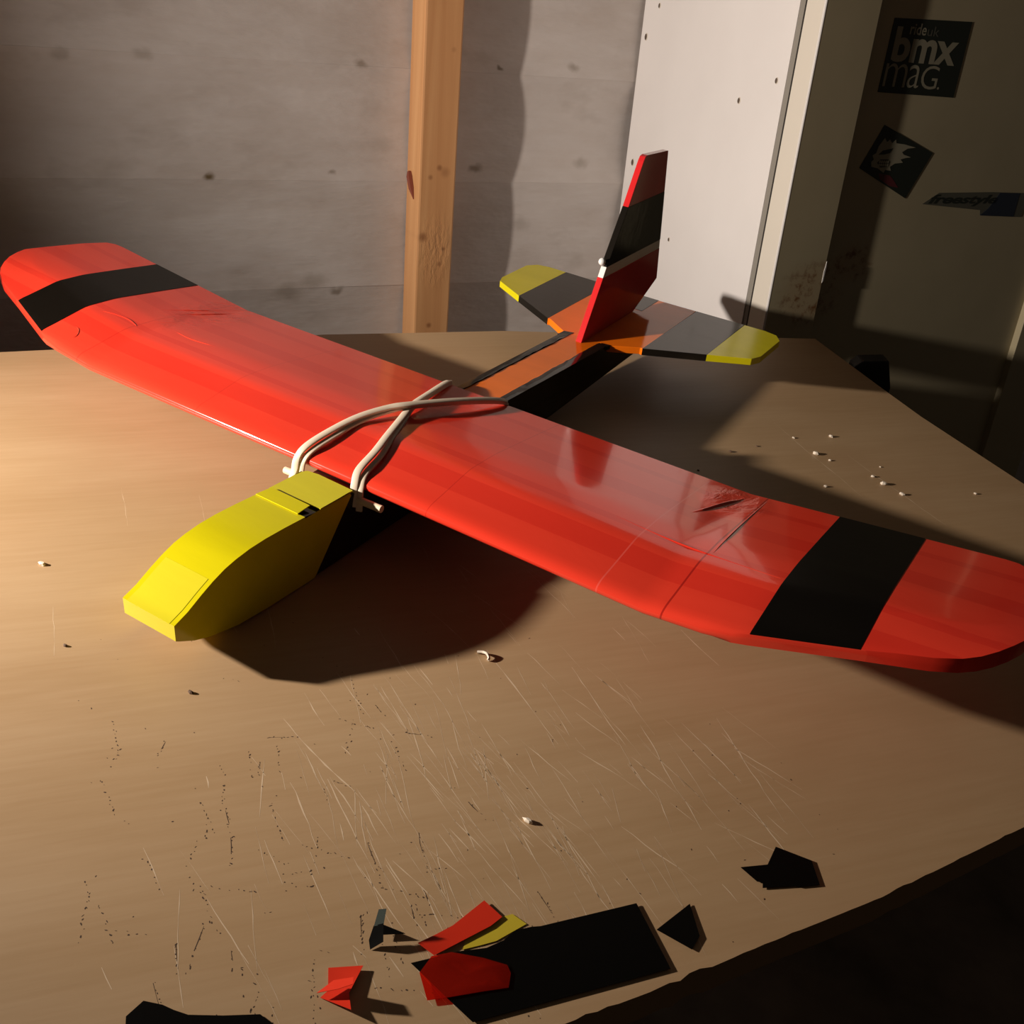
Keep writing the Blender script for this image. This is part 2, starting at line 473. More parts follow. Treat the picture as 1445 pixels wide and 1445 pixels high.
# ------------------------------------------------------------------ workbench
M_ply = mat('worn_plywood', (0.47, 0.30, 0.165), 0.42)
t = NT(M_ply); v = t.pos()
rot = (0, 0, math.radians(-50))
n1 = t.noise(t.mapping(v, (3.2, 16, 8), rot), 1.0, 6, 0.6, 0.5)
n2 = t.noise(t.mapping(v, (14, 220, 40), rot), 1.0, 4, 0.6)
n3 = t.noise(v, 3.0, 4, 0.6)
c = t.ramp(n1, [(0.25, (0.40, 0.25, 0.122)), (0.5, (0.44, 0.282, 0.146)), (0.75, (0.475, 0.315, 0.170))])
c = t.mix(0.14, c, t.ramp(n2, [(0.3, (0.36, 0.21, 0.10)), (0.7, (0.58, 0.40, 0.245))]))
c = t.mix(t.ramp(n3, [(0.52, (0, 0, 0)), (0.72, (0.5, 0.5, 0.5))]), c, (0.40, 0.235, 0.12))
t.color(c)
t.rough(t.ramp(n1, [(0.2, (0.42,) * 3), (0.8, (0.56,) * 3)]))
t.normal(t.bump(n2, 0.10, 0.0006))
M_edge = mat('bench_edge', (0.30, 0.18, 0.09), 0.6)
M_leg = mat('bench_leg_wood', (0.20, 0.12, 0.06), 0.7)
bench = empty('workbench', 'worn plywood workbench top with scratches, carrying the red model aeroplane', 'workbench')
rng = random.Random(11)
near = [(0.5385, -0.1694), (0.5026, -0.2332), (0.4754, -0.2815), (0.4330, -0.3474), (0.4141, -0.3775), (0.3997, -0.4011), (0.3618, -0.4569), (0.300, -0.548), (0.12, -0.815)]
jag = []
for i in range(len(near) - 1):
    a, b = Vector(near[i]), Vector(near[i + 1])
    k = max(2, int((b - a).length / 0.006))
    for s in range(k):
        p_ = a.lerp(b, s / k)
        if s:
            w = 0.0004 if i < 3 else 0.0009
            p_ += Vector((-0.83, 0.55)) * rng.uniform(-0.2, 1) ** 3 * w * 2
        jag.append((p_.x, p_.y))
# two bitten-out places on the near edge
top_poly = [(-0.4911, -0.1540), (-0.4042, -0.0337), (-0.2923, 0.1325), (-0.2314, 0.2050), (-0.1499, 0.3036), (0.1303, 0.5711), (0.1646, 0.6044),
            (0.2963, 0.4870), (0.3415, 0.4479), (0.4692, 0.3525), (0.7200, 0.1625)] + jag + [(0.12, -0.815), (-0.30, -1.06), (-0.72, -1.10), (-1.02, -0.88), (-0.82, -0.62)]
V, F = prism_data(top_poly, -0.022, 0.0, lambda p, t: (p[0], p[1], t))
mesh('tabletop', V, F, M_ply, bench, mats=[M_ply, M_edge], midx=[0, 0] + [1] * len(top_poly))
for (x, y) in ((-0.30, -0.02), (0.10, 0.42), (0.30, -0.36), (-0.55, -0.80)):
    box('leg', x - 0.035, x + 0.035, y - 0.035, y + 0.035, -1.04, -0.0225, M_leg, bench)
V, F = [], []
pts = [(-0.30, -0.02), (0.10, 0.42), (0.30, -0.36), (-0.55, -0.80)]
fr = []
for a, b in ((0, 1), (1, 2), (2, 3), (3, 0)):
    A_, B_ = Vector(pts[a]), Vector(pts[b]); d = (B_ - A_).normalized(); q = Vector((-d.y, d.x)) * 0.012
    A2, B2 = A_ + d * 0.036, B_ - d * 0.036
    fr.append(prism_data([A2 - q, B2 - q, B2 + q, A2 + q], -0.12, -0.0225, lambda p, t: (p[0], p[1], t)))
V, F = join(fr); mesh('apron', V, F, M_leg, bench)

# scratches and knife gouges in the top (fine wear, joined)
rng = random.Random(23)
M_sl = mat('pale_scratch', (0.66, 0.49, 0.32), 0.6)
M_sd = mat('dark_gouge', (0.06, 0.03, 0.015), 0.8)


def streak(V, F, x, y, ang, ln, wd, z):
    n = max(2, int(ln / 0.008))
    px, py = x, y
    k0 = len(V)
    for i in range(n + 1):
        a = ang + rng.gauss(0, 0.045)
        w = wd * (0.2 + 0.8 * math.sin(math.pi * (i + 0.3) / (n + 0.6))) * rng.choice((0.3, 0.6, 0.9, 1.3)) * 0.5
        nx, ny = -math.sin(ang), math.cos(ang)
        V.append((px + nx * w, py + ny * w, z)); V.append((px - nx * w, py - ny * w, z))
        px += math.cos(a) * ln / n; py += math.sin(a) * ln / n
    for i in range(n):
        F.append((k0 + 2 * i, k0 + 2 * i + 1, k0 + 2 * i + 3, k0 + 2 * i + 2))


def inside(x, y, poly=top_poly):
    c_ = False
    j = len(poly) - 1
    for i in range(len(poly)):
        if (poly[i][1] > y) != (poly[j][1] > y) and x < (poly[j][0] - poly[i][0]) * (y - poly[i][1]) / (poly[j][1] - poly[i][1]) + poly[i][0]:
            c_ = not c_
        j = i
    return c_


def okline(x, y, a, ln):
    return all(inside(x + math.cos(a) * ln * f - 0.004, y + math.sin(a) * ln * f + 0.002) and inside(x + math.cos(a) * ln * f + 0.004, y + math.sin(a) * ln * f - 0.003) for f in (0, .5, 1))


V, F = [], []
fixed = [(.1355, -.3088, .218, -.3527), (.1755, -.2392, .2654, -.2896), (.1111, -.3819, .2066, -.4089), (.167, -.4044, .2324, -.4418), (.2343, -.2167, .3025, -.264),
         (.1511, -.42, .196, -.447), (.30, -.24, .37, -.30), (.34, -.20, .41, -.262), (.21, .30, .34, .195), (.30, .28, .42, .20)]
for (x0, y0, x1, y1) in fixed:
    a = math.atan2(y1 - y0, x1 - x0)
    streak(V, F, x0, y0, a, math.hypot(x1 - x0, y1 - y0), 0.0009, 0.00004)
while len(V) < 3200:
    x, y = rng.gauss(0.25, 0.085), rng.gauss(-0.36, 0.085)
    a = math.radians(rng.gauss(-29, 9)); ln = rng.uniform(0.008, 0.06)
    if okline(x, y, a, ln): streak(V, F, x, y, a, ln, rng.uniform(0.00025, 0.0007), 0.00004)
for _ in range(22):
    x, y = rng.uniform(-0.2, 0.45), rng.uniform(-0.4, -0.1)
    a = math.radians(rng.gauss(-32, 8)); ln = rng.uniform(0.02, 0.08)
    if okline(x, y, a, ln): streak(V, F, x, y, a, ln, 0.0004, 0.00004)
o = mesh('pale_scratches', V, F, M_sl, bench); tag(o, kind='stuff')
V, F = [], []


def speck(V, F, x, y, ln, wd, a, z=0.00007):
    k = len(V)
    n = 5
    for q in range(n):
        th = 2 * math.pi * q / n + rng.uniform(-.3, .3)
        px, py = math.cos(th) * ln * .5 * rng.uniform(.5, 1.1), math.sin(th) * wd * .5 * rng.uniform(.5, 1.3)
        V.append((x + px * math.cos(a) - py * math.sin(a), y + px * math.sin(a) + py * math.cos(a), z))
    F.append(tuple(range(k, k + n)))


for _ in range(80):                                     # chains of splintered specks along a cut
    x, y = rng.gauss(0.205, 0.075), rng.gauss(-0.470, 0.065)
    a = math.radians(rng.choice((-29, -32, -40, -52, 28)) + rng.gauss(0, 8)); ln = rng.uniform(0.006, 0.034)
    if not okline(x, y, a, ln): continue
    if rng.random() < .35:
        streak(V, F, x, y, a, ln * .5, rng.uniform(.0003, .0006), 0.00006)
    d = 0
    while d < ln:
        speck(V, F, x + math.cos(a) * d + rng.gauss(0, .0005), y + math.sin(a) * d + rng.gauss(0, .0005), rng.uniform(.0006, .0026), rng.uniform(.0003, .0010), a + rng.gauss(0, .5))
        d += rng.uniform(.0012, .0055)
for _ in range(130):
    x, y = rng.uniform(-0.05, 0.45), rng.uniform(-0.54, -0.2)
    if inside(x, y - .004) and inside(x + .004, y): speck(V, F, x, y, rng.uniform(.0006, .0022), rng.uniform(.0004, .0010), rng.uniform(0, 3))
o = mesh('dark_gouges', V, F, M_sd, bench); tag(o, kind='stuff')

# ------------------------------------------------------------------ the model aeroplane
PL = empty('model_airplane', 'red foam model aeroplane with yellow nose, black wing stripes and red fin on the bench', 'aeroplane')
PL.rotation_euler = (math.atan2(0.02751, 0.99962), 0, 0)
PL.location = (0, 0, 0.06450)

# fuselage: one black-taped box, yellow nose cover, orange top strip
def hw(y):
    t_ = min(1, max(0, (y + 0.2) / 0.43))
    return 0.0239 + t_ * 0.0040


def ribbon_body(prof_top, prof_bot, half, name, m, parent, label=None, smooth=None):
    """closed side outline extruded across, half-width varying with y"""
    poly = prof_top + prof_bot[::-1]
    n = len(poly)
    V = [(-half(p[0]), p[0], p[1]) for p in poly] + [(half(p[0]), p[0], p[1]) for p in poly]
    F = [tuple(range(n)), tuple(range(n, 2 * n))[::-1]] + [(i, (i + 1) % n, (i + 1) % n + n, i + n) for i in range(n)]
    return mesh(name, V, F, m, parent, label=label, smooth=smooth)


TOPC = [(-.3906, -.0171), (-.3788, -.0129), (-.3655, -.0060), (-.3551, -.0012), (-.3440, .0028), (-.3336, .0050), (-.3200, .0066), (-.3046, .0069), (-.2850, .0060), (-.2633, .0044)]
BOTC = [(-.3906, -.0300), (-.3880, -.0318), (-.3750, -.0395), (-.3615, -.0449), (-.3350, -.0515), (-.3048, -.0544), (-.2533, -.0569)]
sh = 0.0006
core_top = [(y + (0.001 if i == 0 else 0), z - sh) for i, (y, z) in enumerate(TOPC)] + [(-.2480, .0014), (-.2080, -.0004), (-.2040, -.0042), (0.0, -.0042), (.2265, -.0142), (.2265, -.0218), (.3975, -.0218)]
core_bot = [(y + (0.001 if i == 0 else 0), z + sh) for i, (y, z) in enumerate(BOTC)] + [(-.05, -.0588), (.1050, -.0573), (.3025, -.0496), (.3975, -.0470)]
fus = ribbon_body(core_top, core_bot, lambda y: hw(y) - sh, 'fuselage', M_black, PL)
M_yside = M_yellow
cov = ribbon_body(TOPC + [(-.2632, .0030), (-.2125, .0022), (-.2103, -.0021)], BOTC, lambda y: hw(y) + 0.0004, 'nose_cover', M_yellow, fus, label='bright yellow tape over the nose', smooth=28)
bm = bmesh.new(); bm.from_mesh(cov.data)      # drop the rear top and slanted rear faces so that the cover is a shell there
bad = [f for f in bm.faces if abs(f.normal.x) < 0.5 and f.calc_center_median().y > -0.2632 and f.calc_center_median().z > -0.056]
bmesh.ops.delete(bm, geom=bad, context='FACES_ONLY'); bm.to_mesh(cov.data); bm.free()


def top_patch(name, outline, zf, m, parent, th=0.0008, label=None):
    V = [(x, y, zf(y)) for x, y in outline] + [(x, y, zf(y) - th) for x, y in outline]
    n = len(outline)
    F = [tuple(range(n)), tuple(range(n, 2 * n))[::-1]] + [(i, (i + 1) % n, (i + 1) % n + n, i + n) for i in range(n)]
    return mesh(name, V, F, m, parent, label=label)


top_patch('tape_flap', [(-.0236, -.2640), (.0182, -.2645), (.0172, -.2500), (-.0215, -.2492)], lambda y: .0056 - (y + .264) * .02, M_yellow, fus, label='raised yellow tape flap')
top_patch('rear_tape', [(-.0243, -.2490), (-.0090, -.2478), (.0100, -.2462), (.0243, -.2462), (.0243, -.2085), (-.0112, -.2070), (-.0215, -.2085), (-.0243, -.2140)], lambda y: .0034 - (y + .246) * .045, M_yellow2, fus, th=0.0012, label='paler yellow tape in front of the wing')
V, F = [], []                                  # the lighter tape overlapping the nose tip
fr = [(-.3908, -.0172), (-.3788, -.0129), (-.3655, -.0060), (-.3551, -.0012)]
for x in (-.0200, .0200):
    for y, z in fr: V.append((x, y - .0001, z + .0002))
k = len(fr)
F = [(i, i + 1, i + 1 + k, i + k) for i in range(k - 1)]
mesh('nose_tape', V, F, M_yellow2, fus, smooth=40, label='overlapping paler tape at the nose tip')
# orange strip on the top of the tail boom
V, F = [], []
N = 14
for i in range(N + 1):
    y = 0.001 + i * (0.2265 - 0.001) / N
    z = -.0042 + (-.0142 + .0042) * y / .2265 + .0005
    w = 0.0176
    V += [(-w, y, z), (w, y, z)]
F = [(2 * i, 2 * i + 1, 2 * i + 3, 2 * i + 2) for i in range(N)]
mesh('orange_strip', V, F, M_orange, fus, label='orange tape strip along the top of the tail boom')
# loose black tape edges along both sides of the strip
rng = random.Random(3)
for s in (-1, 1):
    V, F = [], []
    N = 30
    for i in range(N + 1):
        y = 0.004 + i * (0.221 - 0.004) / N
        z = -.0042 + (-.0142 + .0042) * y / .2265
        x0 = s * (0.0172 + rng.uniform(0, 0.0016)); x1 = s * hw(y)
        V += [(x0, y, z + .0009 + rng.uniform(0, .0008)), (s * (abs(x0) + .003), y, z + .0008 + rng.uniform(0, .0012)), (x1, y, z + .0004)]
    for i in range(N):
        for k in range(2): F.append((3 * i + k, 3 * i + k + 1, 3 * i + k + 4, 3 * i + k + 3))
    mesh('tape_edge', V, F, M_black, fus, smooth=50, label='crinkled black tape edge')
V, F = tube_data([(-.0500, -.2035, -.0108), (.0490, -.2035, -.0080)], .0031, 10)
mesh('dowel', V, F, M_stick, PL, smooth=50, label='pale wooden peg through the fuselage')

# wing
XB, DIH = 0.287, 0.1118
WR, WY, WX = 0.0163, -0.0258, -0.0113


def Wf(x, y, z):
    z += DIH * max(0, abs(x) - XB)
    x, z = x * math.cos(WR) - z * math.sin(WR), x * math.sin(WR) + z * math.cos(WR)
    y0 = y + .1
    x, y = x * math.cos(WY) - y0 * math.sin(WY), x * math.sin(WY) + y0 * math.cos(WY) - .1
    return (x + WX, y, z)


def lerp_tab(tab, x):
    if x <= tab[0][0]: return tab[0][1]
    for (a, va), (b, vb) in zip(tab, tab[1:]):
        if x <= b: return va + (vb - va) * (x - a) / (b - a)
    return tab[-1][1]


LE = [(0, -.1935), (.33, -.1950), (.350, -.1952), (.36, -.1925), (.4246, -.1708), (.4655, -.1580), (.4808, -.1505), (.49, -.1430), (.498, -.1333), (.505, -.1220), (.511, -.1090), (.514, -.0980)]
TE = [(0, 0), (.488, 0), (.498, -.0070), (.505, -.0320), (.511, -.0740), (.514, -.0955)]
AMP = [(0, 1), (.36, .98), (.4246, .80), (.49, .60), (.514, .50)]
TOPP = [(0, .0046), (.014, .0058), (.038, .0069), (.08, .0083), (.235, .0142), (.265, .0152), (.295, .0155), (.43, .0147), (.46, .0143), (.49, .0137), (.74, .0078), (1, .0012)]


def wtop(x, f):
    ax = abs(x)
    if ax > .4246:                 # the tip is cut out of the same section: height follows the true chord position
        le, te = lerp_tab(LE, ax), lerp_tab(TE, ax)
        f = min(1, max(0, (le + (te - le) * f + .1708) / .1708))
    z = lerp_tab(TOPP, f); base = .0030 + (.0012 - .0030) * f
    return base + (z - base) * lerp_tab(AMP, ax)


def wpt(x, f, dz=0.0):
    le, te = lerp_tab(LE, abs(x)), lerp_tab(TE, abs(x))
    return Wf(x, le + (te - le) * f, wtop(x, f) + dz)


half = [0, .05, .1, .15, .2, .25, .280, .287, .294, .33, .350, .36, .38, .40, .4246, .445, .4655, .4808, .49, .498, .505, .511, .514]
xs = [-x for x in half[:0:-1]] + half
fr = [a for a, _ in TOPP]
V, F = [], []
rows = len(fr) + 7
for x in xs:
    ax = abs(x)
    le, te = lerp_tab(LE, ax), lerp_tab(TE, ax)
    for f in fr: V.append(wpt(x, f))
    blunt = 0 if ax < .345 else 1
    V.append(Wf(x, te, -.0020))
    V.append(Wf(x, le + .006, -.0046 if not blunt else -.0042))
    if not blunt:
        for (dy, dz) in ((.0010, -.0047), (-.0020, -.0034), (-.0034, -.0014), (-.0036, .0008), (-.0026, .0028)): V.append(Wf(x, le + dy, dz))
    else:
        for k_ in range(5): V.append(Wf(x, le - .0005, -.0040 + k_ * .0016))
for i in range(len(xs) - 1):
    for k in range(rows):
        F.append((i * rows + k, (i + 1) * rows + k, (i + 1) * rows + (k + 1) % rows, i * rows + (k + 1) % rows))
F.append(tuple(range(rows))); F.append(tuple(range((len(xs) - 1) * rows, len(xs) * rows)))
M_wing = mat('red_wing_tape', (0.72, 0.026, 0.014), 0.13, 0.5, 0.05)
t = NT(M_wing); v = t.obj()
sx = t.n('ShaderNodeSeparateXYZ'); t.l(v, sx.inputs[0])
n1 = t.noise(t.mapping(v, (5, 26, 26)), 1.0, 3)
c = t.ramp(n1, [(0.3, (0.70, 0.038, 0.018)), (0.7, (0.76, 0.046, 0.022))])
# spanwise tape overlaps: thin darker bands where two layers lie on each other
for (y0, wdt) in ((-.160, .010), (-.128, .004), (-.075, .010), (-.030, .004)):
    d = t.math('ABSOLUTE', t.math('SUBTRACT', t.math('ADD', sx.outputs['Y'], t.math('MULTIPLY', sx.outputs['X'], 0.026)), y0))
    band = t.math('LESS_THAN', d, wdt)
    c = t.mix(t.math('MULTIPLY', band, 0.35), c, (0.55, 0.012, 0.008))
# chordwise seams
for (x0, wdt, s_, cl) in ((.254, .0006, .55, (0.80, 0.12, 0.09)), (.304, .0007, .7, (0.25, 0.004, 0.004)), (.105, .0004, .4, (0.35, 0.006, 0.006)), (-.145, .0004, .3, (0.35, 0.006, 0.006)), (-.300, .0006, .3, (0.30, 0.006, 0.006))):
    d = t.math('ABSOLUTE', t.math('SUBTRACT', t.math('SUBTRACT', sx.outputs['X'], t.math('MULTIPLY', sx.outputs['Y'], 0.03)), x0 - 0.011))
    c = t.mix(t.math('MULTIPLY', t.math('LESS_THAN', d, wdt), s_), c, cl)
t.color(c)
n2 = t.noise(t.mapping(v, (7, 22, 22), (0, 0, 0.25)), 1.0, 4, 0.55, 0.8)
nn = t.bump(n2, 0.05, 0.004)
crumple = t.noise(t.mapping(v, (60, 26, 40), (0, 0, 0.5)), 1.0, 5, 0.65, 1.2)
cm = t.spot(t.mapping(v, (1, 1, 0)), (.275, -.035, 0), .034, .55)
cm2 = t.spot(t.mapping(v, (1, .5, 0)), (-.300, -.020, 0), .045, .6)
h = t.math('MULTIPLY', crumple, t.math('ADD', cm, cm2))
nn = t.bump(h, 0.35, 0.004, nn)
t.normal(nn)
wing = mesh('wing', V, F, M_wing, PL, smooth=42)
for s in (-1, 1):
    V, F = [], []
    st = [.36, .38, .40, .4246]
    for x in st:
        for f in fr:
            le, te = lerp_tab(LE, x), lerp_tab(TE, x)
            V.append(Wf(s * x, le + (te - le) * f, wtop(x, f) + .0003))
    n = len(fr)
    F = [(i * n + k, (i + 1) * n + k, (i + 1) * n + k + 1, i * n + k + 1) for i in range(len(st) - 1) for k in range(n - 1)]
    mesh('wing_stripe', V, F, M_matte, wing, smooth=24, label='black tape stripe across the wing')


def ridge(pts, w, h, name='tape_wrinkle'):
    """a small raised wrinkle of tape lying on the wing: pts are (x, chord fraction)"""
    V, F = [], []
    P = catmull([wpt(x, f) for x, f in pts], 5)
    n = len(P)
    for i, p in enumerate(P):
        d = (P[min(i + 1, n - 1)] - P[max(i - 1, 0)]); d.z = 0; d.normalize()
        q = Vector((-d.y, d.x, 0))
        e = math.sin(math.pi * i / (n - 1))
        V += [p + q * w - Vector((0, 0, .0004)), p + Vector((0, 0, h * e + .0001)), p - q * w - Vector((0, 0, .0004))]
    for i in range(n - 1):
        F += [(3 * i, 3 * i + 1, 3 * i + 4, 3 * i + 3), (3 * i + 1, 3 * i + 2, 3 * i + 5, 3 * i + 4)]
    return mesh(name, V, F, M_wing, wing, smooth=60)


ridge([(-.350, .29), (-.335, .33), (-.318, .35), (-.305, .34), (-.300, .33)], .0012, .0006)
ridge([(-.345, .14), (-.335, .13), (-.328, .09), (-.329, .05)], .0012, .0005)
ridge([(-.292, .94), (-.300, .80), (-.312, .66), (-.322, .55)], .0016, .0005)
ridge([(-.283, .92), (-.294, .74), (-.306, .60)], .0014, .0005)
ridge([(-.275, .44), (-.245, .42), (-.215, .44)], .0010, .0004)
ridge([(.287, .93), (.279, .82), (.272, .70), (.266, .62)], .0024, .0014)
ridge([(.225, .36), (.265, .345), (.305, .335), (.357, .31)], .0008, .0005)
ridge([(.303, .96), (.3035, .70), (.3045, .45), (.305, .24)], .0008, .0005)

# stabiliser: orange centre, black bands, yellow tips; LE outline per half
ZS, TS = -.0138, .0078
LEo = [(.0, .2265), (.0290, .2270), (.0579, .2475), (.0607, .2472), (.1226, .2841), (.1660, .3100), (.1716, .3238), (.1728, .3850), (.1640, .3985), (.1480, .4025), (.0, .3985)]


def clip(poly, x0, x1):
    def cut(P, x, keep):
        out = []
        for i in range(len(P)):
            a, b = P[i], P[(i + 1) % len(P)]
            ia, ib = keep(a[0]), keep(b[0])
            if ia: out.append(a)
            if ia != ib:
                t_ = (x - a[0]) / (b[0] - a[0]); out.append((x, a[1] + (b[1] - a[1]) * t_))
        return out
    return cut(cut(poly, x0, lambda q: q >= x0 - 1e-9), x1, lambda q: q <= x1 + 1e-9)


stabf = [(x, y) for x, y in LEo[1:]][:-1]
full = stabf + [(0, .3985)] + [(-x, y) for x, y in stabf[::-1]]
stab = flat_prism('stabilizer', clip(full, -.0607, .0607), ZS - TS, ZS, M_orange, PL, label='orange centre of the tailplane with black and yellow ends')
bev(stab, 0.0004, 1)
for s in (-1, 1):
    a, b = sorted((s * .0607, s * .1226))
    bev(flat_prism('stabilizer_band', clip(full, a, b), ZS - TS - .0001, ZS + .0001, M_black, stab, label='black tape band of the tailplane'), 0.0004, 1)
    a, b = sorted((s * .1226, s * .18))
    bev(flat_prism('stabilizer_tip', clip(full, a, b), ZS - TS, ZS, M_yellow, stab, label='yellow tailplane tip'), 0.0004, 1)
flat_prism('black_patch', [(-.0100, .3500), (.0108, .3500), (.0108, .3984), (-.0100, .3984)], ZS - .0002, ZS + .0003, M_black, stab, label='black tape behind the fin')
# black rolled tape at the left root and the dark wedge under the right root
flat_prism('root_tape', [(-.0290, .2140), (-.0185, .2180), (-.0170, .2300), (-.0280, .2268)], ZS - .004, ZS + .0006, M_black, stab)
flat_prism('root_tape', [(.0182, .2185), (.0290, .2230), (.0305, .2285), (.0200, .2270)], ZS - .004, ZS + .0005, M_black, stab)

# fin
TF = .0035
FO = [(.2089, 0), (.2413, .0660), (.2480, .0800), (.2799, .1375), (.3010, .1815), (.3043, .1858), (.3090, .1868), (.3645, .1835), (.3973, .0273), (.3402, 0)]


def clipz(poly, z0, z1):
    sw = clip([(z, y) for y, z in poly], z0, z1)
    return [(y, z) for z, y in sw]


def finpart(name, z0, z1, m, parent, th, label=None, slope=0.0):
    P = clipz(FO, z0, z1)
    V, F = prism_data(P, -th, th, lambda p, t: (t, p[0], p[1] + ZS))
    o = mesh(name, V, F, m, parent, label=label)
    bev(o, 0.0003, 1)
    return o


fin = finpart('fin', 0.0002, .0664, M_redfin, PL, TF, 'red swept tail fin')
finpart('fin_band', .0664, .0775, M_foam, fin, TF - .0002, 'bare white band of the fin')
finpart('fin_band', .0775, .1365, M_black, fin, TF + .0001, 'black band of the fin')
finpart('fin_tip', .1365, .19, M_redfin, fin, TF, 'red top of the fin')
V, F = [], []  # small glossy white ball at the fin's front edge
for i in range(7):
    a = math.pi * i / 6
    for k in range(10):
        th = 2 * math.pi * k / 10
        V.append((-.001 + .0042 * math.sin(a) * math.cos(th), .2425 + .0042 * math.sin(a) * math.sin(th), ZS + .0838 + .0042 * math.cos(a)))
F = [(i * 10 + k, i * 10 + (k + 1) % 10, (i + 1) * 10 + (k + 1) % 10, (i + 1) * 10 + k) for i in range(6) for k in range(10)]
mesh('white_bead', V, F, M_bead, fin, smooth=60, label='shiny white bead on the front edge of the fin')

# ------------------------------------------------------------------ rubber bands
PLM = Matrix.Translation((0, 0, 0.06450)) @ Matrix.Rotation(math.atan2(0.02751, 0.99962), 4, 'X')


def band(strands, label):
    parts = []
    for pts, w, h in strands:
        P = catmull(pts, 6)
        n = len(P); V, F = [], []
        for i, p in enumerate(P):
            d = (P[min(i + 1, n - 1)] - P[max(i - 1, 0)]).normalized()
            q = d.cross(Vector((0.0, -0.35, 1.0)))
            q.normalize(); nrm = q.cross(d).normalized()
            a, b = q * (w / 2), nrm * (h / 2)
            c_ = 0.7
            ring = [p - a * c_ - b, p + a * c_ - b, p + a - b * c_, p + a + b * c_, p + a * c_ + b, p - a * c_ + b, p - a + b * c_, p - a - b * c_]
            V += [PLM @ r for r in ring]
        for i in range(n - 1):
            for k in range(8): F.append((8 * i + k, 8 * i + (k + 1) % 8, 8 * i + 8 + (k + 1) % 8, 8 * i + 8 + k))
        F += [tuple(range(8))[::-1], tuple(range(8 * (n - 1), 8 * n))]
        parts.append((V, F))
    V, F = join(parts)
    o = mesh('rubber_band', V, F, M_rubber, smooth=40)
    tag(o, label, 'rubber band')
    return o


def WB(P):
    """points given in the wing's own frame, moved with the wing"""
    return [P_ if P_[2] < -.001 and P_[1] < -.2015 else tuple(Wf(*P_)) for P_ in P]


A_ = [(-.0400, -.2075, -.0140), (-.0385, -.2050, -.0060), (-.0262, -.2005, .0030), (-.0245, -.1925, .0105), (-.0217, -.172, .0155), (-.0160, -.140, .0200), (-.0060, -.112, .0220), (.0055, -.093, .0225), (.0250, -.0480, .0165), (.0400, -.0080, .0075), (.0435, .0010, .0020), (.0400, -.0060, -.0060), (.0320, -.0200, -.0120)]
B_ = [(.0240, -.2075, -.0140), (.0225, -.2050, -.0060), (.0345, -.2005, .0030), (.0315, -.1920, .0105), (.0275, -.168, .0150), (.0216, -.1463, .0178), (.0120, -.117, .0182), (.0014, -.0856, .0178), (-.0090, -.046, .0120), (-.0185, -.0080, .0060), (-.0222, .0020, .0010), (-.0270, -.0060, -.0060), (-.0330, -.0200, -.0120)]


def second(P, dx, dz, k):
    return [(p[0] + dx * min(1, max(0, (k - i) / 3)), p[1] + .001, p[2] - dz) for i, p in enumerate(P)]


band([(WB(A_), .0058, .0027), (second(WB(A_), .0052, .0026, 7), .0050, .0026)], 'pale rubber band hooked on the left end of the peg, uppermost at the crossing')
band([(WB(B_), .0058, .0027), (second(WB(B_), .0052, .0026, 7), .0050, .0026)], 'pale rubber band from the right end of the peg, passing underneath at the crossing')

# ------------------------------------------------------------------ tape scraps and crumbs on the bench
rng = random.Random(8)
M_sblk = mat('black_tape_scrap', (0.003, 0.0025, 0.002), 0.4, spec=0.1)
M_sred = mat('red_tape_scrap', (0.66, 0.030, 0.010), 0.35)
M_syel = mat('yellow_tape_scrap', (0.56, 0.43, 0.03), 0.4)
M_strans = mat('translucent_red_tape', (0.75, 0.035, 0.012), 0.25)
bt = M_strans.node_tree
tr = bt.nodes.new('ShaderNodeBsdfTransparent'); tr.inputs[0].default_value = (0.90, 0.14, 0.06, 1)
mx = bt.nodes.new('ShaderNodeMixShader'); mx.inputs[0].default_value = 0.17
bt.links.new(bt.nodes['Principled BSDF'].outputs[0], mx.inputs[2]); bt.links.new(tr.outputs[0], mx.inputs[1])
bt.links.new(mx.outputs[0], bt.nodes['Material Output'].inputs[0])


def scrap(name, poly, z0, lift, m, label, cat='tape scrap', parent=None, th=0.0003):
    """a thin piece of tape, its outline subdivided and gently curled; lift(x, y) adds height"""
    cx = sum(p[0] for p in poly) / len(poly); cy = sum(p[1] for p in poly) / len(poly)
    out = []
    for i in range(len(poly)):
        a, b = Vector(poly[i]), Vector(poly[(i + 1) % len(poly)])
        k = max(1, int((b - a).length / 0.010))
        out += [a.lerp(b, s / k) for s in range(k)]
    n = len(out)
    V, F = [], []
    for dz in (th, 0):
        for ring in (1.0, 0.55):
            for p in out:
                x, y = cx + (p.x - cx) * ring, cy + (p.y - cy) * ring
                V.append((x, y, z0 + lift(x, y) + dz))
        V.append((cx, cy, z0 + lift(cx, cy) + dz))
    m_ = 2 * n + 1
    for s in (0, 1):
        o_ = s * m_
        for i in range(n):
            j = (i + 1) % n
            q = [(o_ + i, o_ + j, o_ + n + j, o_ + n + i), (o_ + n + i, o_ + n + j, o_ + 2 * n)]
            F += [f if s == 0 else f[::-1] for f in q]
    for i in range(n):
        j = (i + 1) % n
        F.append((i, m_ + i, m_ + j, j))
    o = mesh(name, V, F, m, parent, smooth=60)
    if parent is None: tag(o, label, cat)
    elif label: o['label'] = label
    return o


def curl(p0, ang, d0, k):
    """lifts what lies beyond a fold line through p0"""
    nx, ny = -math.sin(ang), math.cos(ang)
    return lambda x, y: k * max(0, (x - p0[0]) * nx + (y - p0[1]) * ny - d0)


